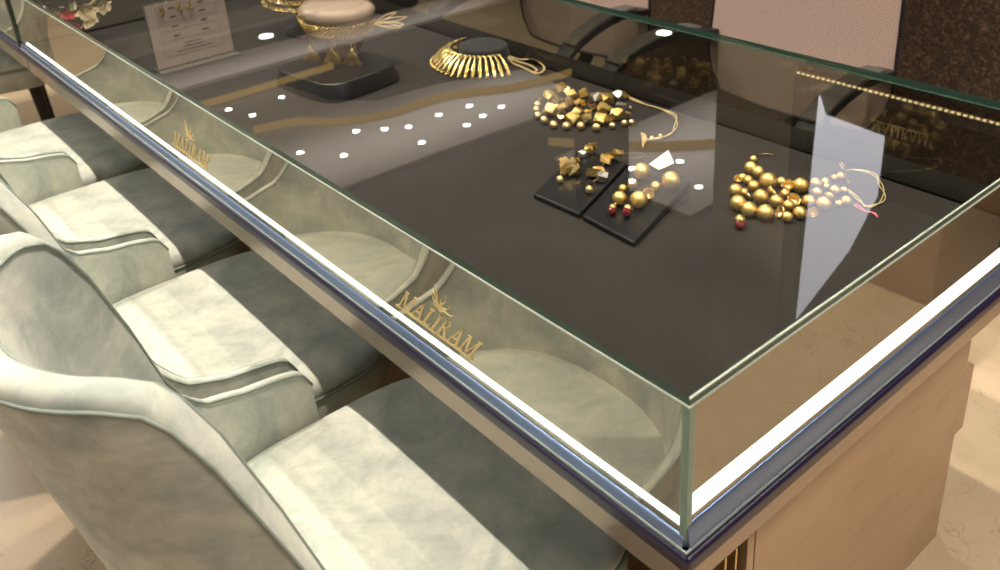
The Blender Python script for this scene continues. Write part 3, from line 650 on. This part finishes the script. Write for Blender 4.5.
# black pads and earrings
def pad(cor, label):
    t = empty('display_pad', (*cor[0], D), 0, label, 'display pad', 'black display pads'); c0 = Vector((*cor[0], 0))
    P_ = [Vector((*c, 0))-c0 for c in cor]; hs = [.010, .010, .019, .019]
    bm = bmesh.new(); A = [bm.verts.new(p+Vector((0, 0, .0003))) for p in P_]; B = [bm.verts.new(p+Vector((0, 0, h))) for p, h in zip(P_, hs)]
    bm.faces.new(A[::-1]); bm.faces.new(B)
    for k in range(4): bm.faces.new((A[k], A[(k+1) % 4], B[(k+1) % 4], B[k]))
    ob('pad', bm, 'black_gloss', t, bevel=.003)
pad([(-.652, .377), (-.543, .381), (-.606, .56), (-.715, .55)], 'black velvet pad at left carrying the faceted earrings')
pad([(-.537, .381), (-.418, .375), (-.480, .582), (-.600, .56)], 'black pad at right carrying the gold ball earrings')
def tilt(y): return D+.010+.009*min(1, max(0, (y-.38)/.18))
def earring(data, label, kind, group):
    cx, cy = data[0][:2]; t = empty(kind, (cx, cy, tilt(cy)), 0, label, 'earring', group); last = None
    for k, q in enumerate(data):
        x, y, z, r = q[:4]; f = q[4] if len(q) > 4 else ''; zz = tilt(y)+r+.0004
        if kind == 'faceted_earring':
            if k == 4 and 'left' in label or (k == 6 and 'right' in label): place('ball', PEARL, (x, y, zz), r, t)
            elif f == 'd': place('dark_bead', DARKB, (x, y, zz), r, t)
            else: place('nugget', FACS[k % 2] if f == 's' else FAC[k % 6], (x, y, zz), r*1.5, t, (r_.uniform(-.5, .5), r_.uniform(-.5, .5), r_.uniform(0, 6)), (1, 1, .7))
        else:
            if f == 'c': place('cup', CUP, (x, y, zz), r, t, (.5, .9, 0))
            elif f == 'r':
                place('red_drop', RED, (x, y, zz), r, t)['label'] = 'red drop'; place('drop_cap', CUP, (x-.003, y+.005, zz+r*.35), r*.98, t, (PI-.5, .3, 0))
            else: place('ball', BALL, (x, y, zz), r, t, None, (1, 1, 1))
    cord('wire', [(q[0], q[1], tilt(q[1])+q[3]) for q in sorted(data, key=lambda a: -a[1])], .0009, 'gold_shiny', t, sub=3)
    return t
EBs = 'earrings on the black pads'
earring(EA, 'left faceted gold drop earring with silver plate, on the left pad', 'faceted_earring', EBs)
earring(EB, 'right faceted gold drop earring with clear loop beside it, on the pads', 'faceted_earring', EBs)
earring(EC, 'left gold ball earring with red drop, on the right pad', 'ball_earring', EBs)
earring(ED, 'right gold ball earring with white price tag nearby, on the right pad', 'ball_earring', EBs)
t = empty('price_tag', (-.56, .60, D), 0, 'small white paper price tag lying behind the ball earrings', 'tag')
c4 = [Vector((q[0]+.56, q[1]-.60, .0215)) for q in TAG]
bm = bmesh.new(); A = [bm.verts.new(p) for p in c4]; B = [bm.verts.new(p+Vector((0, 0, .0006))) for p in c4]
bm.faces.new(A[::-1]); bm.faces.new(B)
for k in range(4): bm.faces.new((A[k], A[(k+1) % 4], B[(k+1) % 4], B[k]))
ob('paper', bm, 'paper', t)
bm = bmesh.new()
for k in range(4):
    a = c4[1].lerp(c4[2], .25+.13*k); b = c4[0].lerp(c4[3], .25+.13*k); p = a.lerp(b, .12); q_ = a.lerp(b, .38); d = (c4[2]-c4[1]).normalized()*.0016
    vs = [bm.verts.new(v_+Vector((0, 0, .0008))) for v_ in (p, q_, q_+d, p+d)]; bm.faces.new(vs)
ob('print', bm, 'ink', t)
bm = bmesh.new(); tube(bm, [(.022*math.cos(a)*1.0, .011*math.sin(a), 0) for a in [2*PI*k/28 for k in range(28)]], .0007, 6, closed=True)
o = ob('tag_loop', bm, 'nylon', None, smooth=True, loc=(-.620, .588, D+.019), rotz=.9); tag(o, 'thin clear plastic loop beside the right faceted earring', 'loop')

# coiled gold collar round a low black neck stand
CX, CY = -1.285, .775
t = empty('neck_stand', (CX, CY, D), 0, 'low round black velvet neck stand inside the coiled gold collar', 'neck stand')
bm = bmesh.new(); lathe(bm, [(.070, 0), (.069, .004), (.064, .012), (.060, .030), (.0595, .038), (.057, .0415), (.050, .042)], 40, 1.06, .92); ob('neck', bm, 'black_velvet', t, smooth=True)
N3 = empty('coiled_collar', (CX, CY, D), 0, 'gold coiled wire collar fanned round the low black neck stand', 'necklace')
bm = bmesh.new(); pts = []; NL = 23; SP = 14
for i in range(NL*SP+1):
    u = i/(NL*SP); a = math.radians(172+u*178); ph = 2*PI*i/SP
    k = .5-.5*math.cos(ph)          # 0 inner top, 1 outer bottom
    ro = .080+.050*k; aa = a+math.sin(ph)*math.radians(178/NL)*.38
    pts.append((ro*math.cos(aa)*1.03, ro*math.sin(aa)*.97, .0035+(.036-.034*k)+.006*math.sin(PI*k)))
tube(bm, pts, .0022, 6); ob('coil', bm, 'gold_shiny', N3, smooth=True)
for i in range(NL):
    a = math.radians(172+(i+.5)/NL*178); ro = .127
    place('leaf', BALL, (CX+ro*math.cos(a)*1.03, CY+ro*math.sin(a)*.97, D+.0045), .0045, N3, (0, 0, a), (1.9, .9, .8))
cord('cord', [(CX+.048, CY+.024, D+.018)]+[q[:2]+(D+.004,) for q in CCORD[1:]]+[(CX+.06, CY+.02, D+.016)], .0016, 'thread', N3, two=.004)
cord('cord', [(CX+.05, CY+.02, D+.018), (-1.205, .805, D+.01), (-1.16, .815, D+.006), (-1.13, .805, D+.004), (-1.125, .795, D+.004)], .0015, 'thread', N3, two=.003)

# resin bust with gold collar on a black block
BX, BY = -1.435, .455
t = empty('display_block', (BX, BY, D), math.radians(6), 'black rounded display block under the smoky resin bust', 'display block')
bm = bmesh.new(); loft(bm, [[(math.copysign(abs(math.cos(a))**.45, math.cos(a))*.122*f, math.copysign(abs(math.sin(a))**.45, math.sin(a))*.105*f, z) for a in [2*PI*k/40 for k in range(40)]] for f, z in ((1.05, .0003), (1.05, .012), (.98, .038), (.95, .041))])
ob('block', bm, 'black_gloss', t, smooth=False, bevel=.002)
BX, BY = -1.492, .508
t = empty('resin_bust', (BX, BY, D+.0415), math.radians(10), 'smoky pink translucent bust standing on the black block', 'bust')
bm = bmesh.new(); lathe(bm, [(.036, 0), (.040, .004), (.041, .012), (.047, .03), (.060, .055), (.073, .08), (.082, .10), (.084, .115), (.074, .124), (.06, .126)], 40, 1.22, .95)
ob('torso', bm, 'bust', t, smooth=True)
N4 = empty('beaded_collar', (BX, BY, D), 0, 'wide gold beaded collar wrapped round the resin bust', 'necklace')
BEAD = ball_mesh('tiny_bead', 'gold_shiny', 2)
for row, (rr, zz) in enumerate(((.076, .108), (.079, .114), (.083, .121), (.086, .128), (.088, .135))):
    bm = bmesh.new(); pts = []
    for i in range(26*6+1):
        u = i/(26*6); a = math.radians(200+u*185)+math.radians(10); ph = 2*PI*i/6
        pts.append((1.22*(rr+.0015*math.cos(ph)+.002)*math.cos(a), 1.22*(rr+.0015*math.cos(ph)+.002)*math.sin(a)*.80, zz+.0028*math.sin(ph)))
    tube(bm, pts, .0015, 5); ob('bead_row', bm, 'gold_shiny', N4, smooth=True)
place('red_bead', RED, (BX-.015, BY-.088, D+.100), .005, N4)
a0 = Vector((BX+.098, BY+.038, D+.126))
for k, (dx, dy, dz) in enumerate(((.02, .05, .02), (.05, .06, .012), (.055, .045, -.002), (.05, .04, -.008))):
    e = a0+Vector((dx, dy, dz)); cord('cord', [a0, a0.lerp(e, .5)+Vector((0, 0, .006)), e, a0.lerp(e, .55)-Vector((0, .004, .004)), a0], .0011, 'thread', N4)
# dangling twisted wire earrings hung on the front of the bust
for k, (dx, dy, dz, lb) in enumerate(((.030, -.098, .092, 'left gold wire tassel earring hooked on the front of the bust'), (.072, -.066, .086, 'middle gold wire tassel earring hooked on the front of the bust'), (.100, -.030, .080, 'right gold wire tassel earring hooked on the front of the bust'))):
    o = empty('tassel_earring', (BX+dx, BY+dy, D+dz), 0, lb, 'earring', 'wire earrings on the bust')
    for j in range(6):
        a = -.8+.32*j+r_.uniform(-.1, .1); e = Vector((.008*math.sin(a*2)+.010*a, .016*a, -.026-.010*math.cos(a)))
        bm = bmesh.new(); tube(bm, catmull([(0, 0, .004), e*.5+Vector((.004, 0, 0)), e, e*.6-Vector((.005, 0, 0)), (0, 0, .002)], 5), .0014, 5); ob('wire_loop', bm, 'gold_shiny', o, smooth=True)
        place('tip_bead', BEAD, o.location+e, .0022, o)
    bm = bmesh.new(); tube(bm, [(0, .006*math.cos(a)+.006, .010+.008*math.sin(a)) for a in [2*PI*q/16 for q in range(16)]], .001, 5, closed=True); ob('hook', bm, 'gold_shiny', o, smooth=True)

# gold link necklace hanging at the top edge, and its stand
t = empty('neck_stand', (-1.86, .60, D), 0, 'tall black velvet bust at the top edge behind the printed sign', 'neck stand')
bm = bmesh.new(); lathe(bm, [(.07, .0003), (.07, .008), (.03, .02), (.025, .06), (.055, .10), (.075, .13), (.06, .15), (.03, .158)], 36, 1.1, .7); ob('bust', bm, 'black_velvet', t, smooth=True)
N5 = empty('link_necklace', (-1.86, .60, D), 0, 'gold chain-link necklace cut off by the top edge, left of the resin bust', 'necklace')
LK = bmesh.new(); tube(LK, [(.0062*math.cos(a), .0045*math.sin(a), 0) for a in [2*PI*q/12 for q in range(12)]], .0013, 5, closed=True)
lme = bpy.data.meshes.new('link'); LK.to_mesh(lme); LK.free(); lme.materials.append(M['gold_shiny'])
for row in range(3):
    for i in range(22):
        a = math.radians(215+i*7.6); rr = .086+.012*row
        o = bpy.data.objects.new('link', lme); COL.objects.link(o); o.parent = N5; o.location = (rr*1.1*math.cos(a), rr*.85*math.sin(a), .125-.016*row); o.rotation_euler = (.9, .3*(i % 2), a+PI/2)

# printed sign card in an upright clear holder
t = empty('printed_sign', (-1.85, .285, D), 0, 'upright pinkish printed card with a ruled table, standing in the glass case', 'sign')
bx('card', -.001, .001, -.100, .100, .006, .166, 'card', t)
bm = bmesh.new()
for (y0, y1, z0, z1) in [(-.075, -.0745, .030, .160), (.075, .0755, .030, .160), (-.075, .0755, .030, .0306)]: box(bm, .0011, .0014, y0, y1, z0, z1)
for i, z in enumerate((.070, .094, .118, .142)): box(bm, .0011, .0014, -.070, .070, z, z+.0005)
ob('ruled_table', bm, 'ink', t)
bm = bmesh.new()
for i, z in enumerate((.078, .102, .126, .148)):
    for y in (-.045, .030): box(bm, .0011, .0014, y, y+.016, z, z+.005)
for k, (w_, z) in enumerate(((.040, .056), (.05, .047), (.09, .038))):
    y = -w_/2
    while y < w_/2: box(bm, .0011, .0014, y, y+.004, z, z+.003); y += .0055
ob('print', bm, 'ink', t)
bm = bmesh.new(); box(bm, -.004, -.0015, -.103, .103, .0003, .170); box(bm, -.03, .03, -.103, .103, .0003, .004); ob('clear_holder', bm, 'nylon', t)
for k, y in enumerate((-.060, -.015, .005)):
    o = empty('dangle_earring', (-1.843, .285+y, D+.158), 0, ('left', 'middle', 'right')[k]+' one of three small gold dangles hanging before the printed sign', 'earring', 'gold dangles on the printed sign')
    for j in range(4): place('drop', BEAD, o.location+Vector((.003, r_.uniform(-.007, .007), -.006*j)), .0034, o, None, (1, 1, 1.7))
    cord('wire', [(-1.843, .285+y, D+.164), (-1.842, .287+y, D+.15), (-1.84, .284+y, D+.138)], .001, 'gold_shiny', o)

# ---------------------------------------------------------------- flowers on the glass
t = empty('flower_arrangement', (-2.16, .085, T), 0, 'red and cream flowers in a dark bowl on the glass top at upper left', 'flowers')
bm = bmesh.new(); lathe(bm, [(.03, .0003), (.045, .006), (.055, .02), (.052, .034), (.04, .036)], 28); ob('bowl', bm, 'pot', t, smooth=True)
def blossom(cx, cy, cz, r, m, n, sd, tilt_):
    rr = random.Random(sd); bm = bmesh.new()
    for k in range(n):
        a = k*2.4; el = .15+1.2*(k/n); ln = r*(1-.45*k/n); d = Vector((math.cos(a)*math.cos(el), math.sin(a)*math.cos(el), math.sin(el)))
        sdv = d.cross(Vector((0, 0, 1))).normalized(); up = sdv.cross(d).normalized(); rows = []
        for i in range(5):
            s_ = i/4; w_ = ln*.42*math.sin(PI*(.12+.80*s_)); c_ = d*ln*s_+up*ln*.28*s_*s_
            rows.append([bm.verts.new(c_+sdv*w_*u_+up*(abs(u_)*w_*.35)) for u_ in (-1, -.4, .4, 1)])
        for A, B in zip(rows, rows[1:]):
            for q in range(3): bm.faces.new((A[q], A[q+1], B[q+1], B[q]))
    o = ob('blossom', bm, m, t, smooth=True); o.location = (cx, cy, cz); o.rotation_euler = tilt_
    so = o.modifiers.new('s', 'SOLIDIFY'); so.thickness = .0008; return o
FL = [(.055, -.045, .045, .030, 'petal_red', 26, (.5, .6, 0)), (.075, -.015, .040, .024, 'petal_red', 22, (.3, .8, 0)), (.03, -.065, .04, .034, 'petal_cream', 20, (.9, .2, 0)), (.095, .02, .035, .036, 'petal_cream', 20, (0, .9, 0)),
      (.0, -.05, .06, .034, 'petal_cream', 20, (.6, 0, 0)), (.05, .03, .07, .036, 'petal_cream', 20, (-.3, .5, 0)), (0, 0, .085, .034, 'petal_red', 24, (0, 0, 0)), (-.05, -.02, .06, .034, 'petal_cream', 20, (.2, -.6, 0)), (.115, .055, .03, .03, 'petal_cream', 18, (-.3, 1.0, 0)), (-.03, .05, .06, .03, 'petal_red', 18, (-.5, -.3, 0))]
for k, (x, y, z, r, m_, n, tl) in enumerate(FL): blossom(x, y, z, r, m_, n, k, tl)
for k in range(26):
    a = r_.uniform(0, 2*PI); ln = r_.uniform(.055, .095); d = Vector((math.cos(a), math.sin(a), 0)); s_ = Vector((-d.y, d.x, 0)); bm = bmesh.new(); rows = []
    z0 = r_.uniform(.032, .05)
    for i in range(7):
        q = i/6; w_ = .009*math.sin(PI*(.05+.92*q)); p = d*(.03+ln*q)+Vector((0, 0, z0+.03*q-.055*q*q)); rows.append([bm.verts.new(p-s_*w_), bm.verts.new(p+Vector((0, 0, -.001))), bm.verts.new(p+s_*w_)])
    for A, B in zip(rows, rows[1:]):
        for q in range(2): bm.faces.new((A[q], A[q+1], B[q+1], B[q]))
    o = ob('leaf', bm, 'leaf' if k % 3 else 'petal_cream', t, smooth=True); so = o.modifiers.new('s', 'SOLIDIFY'); so.thickness = .0006
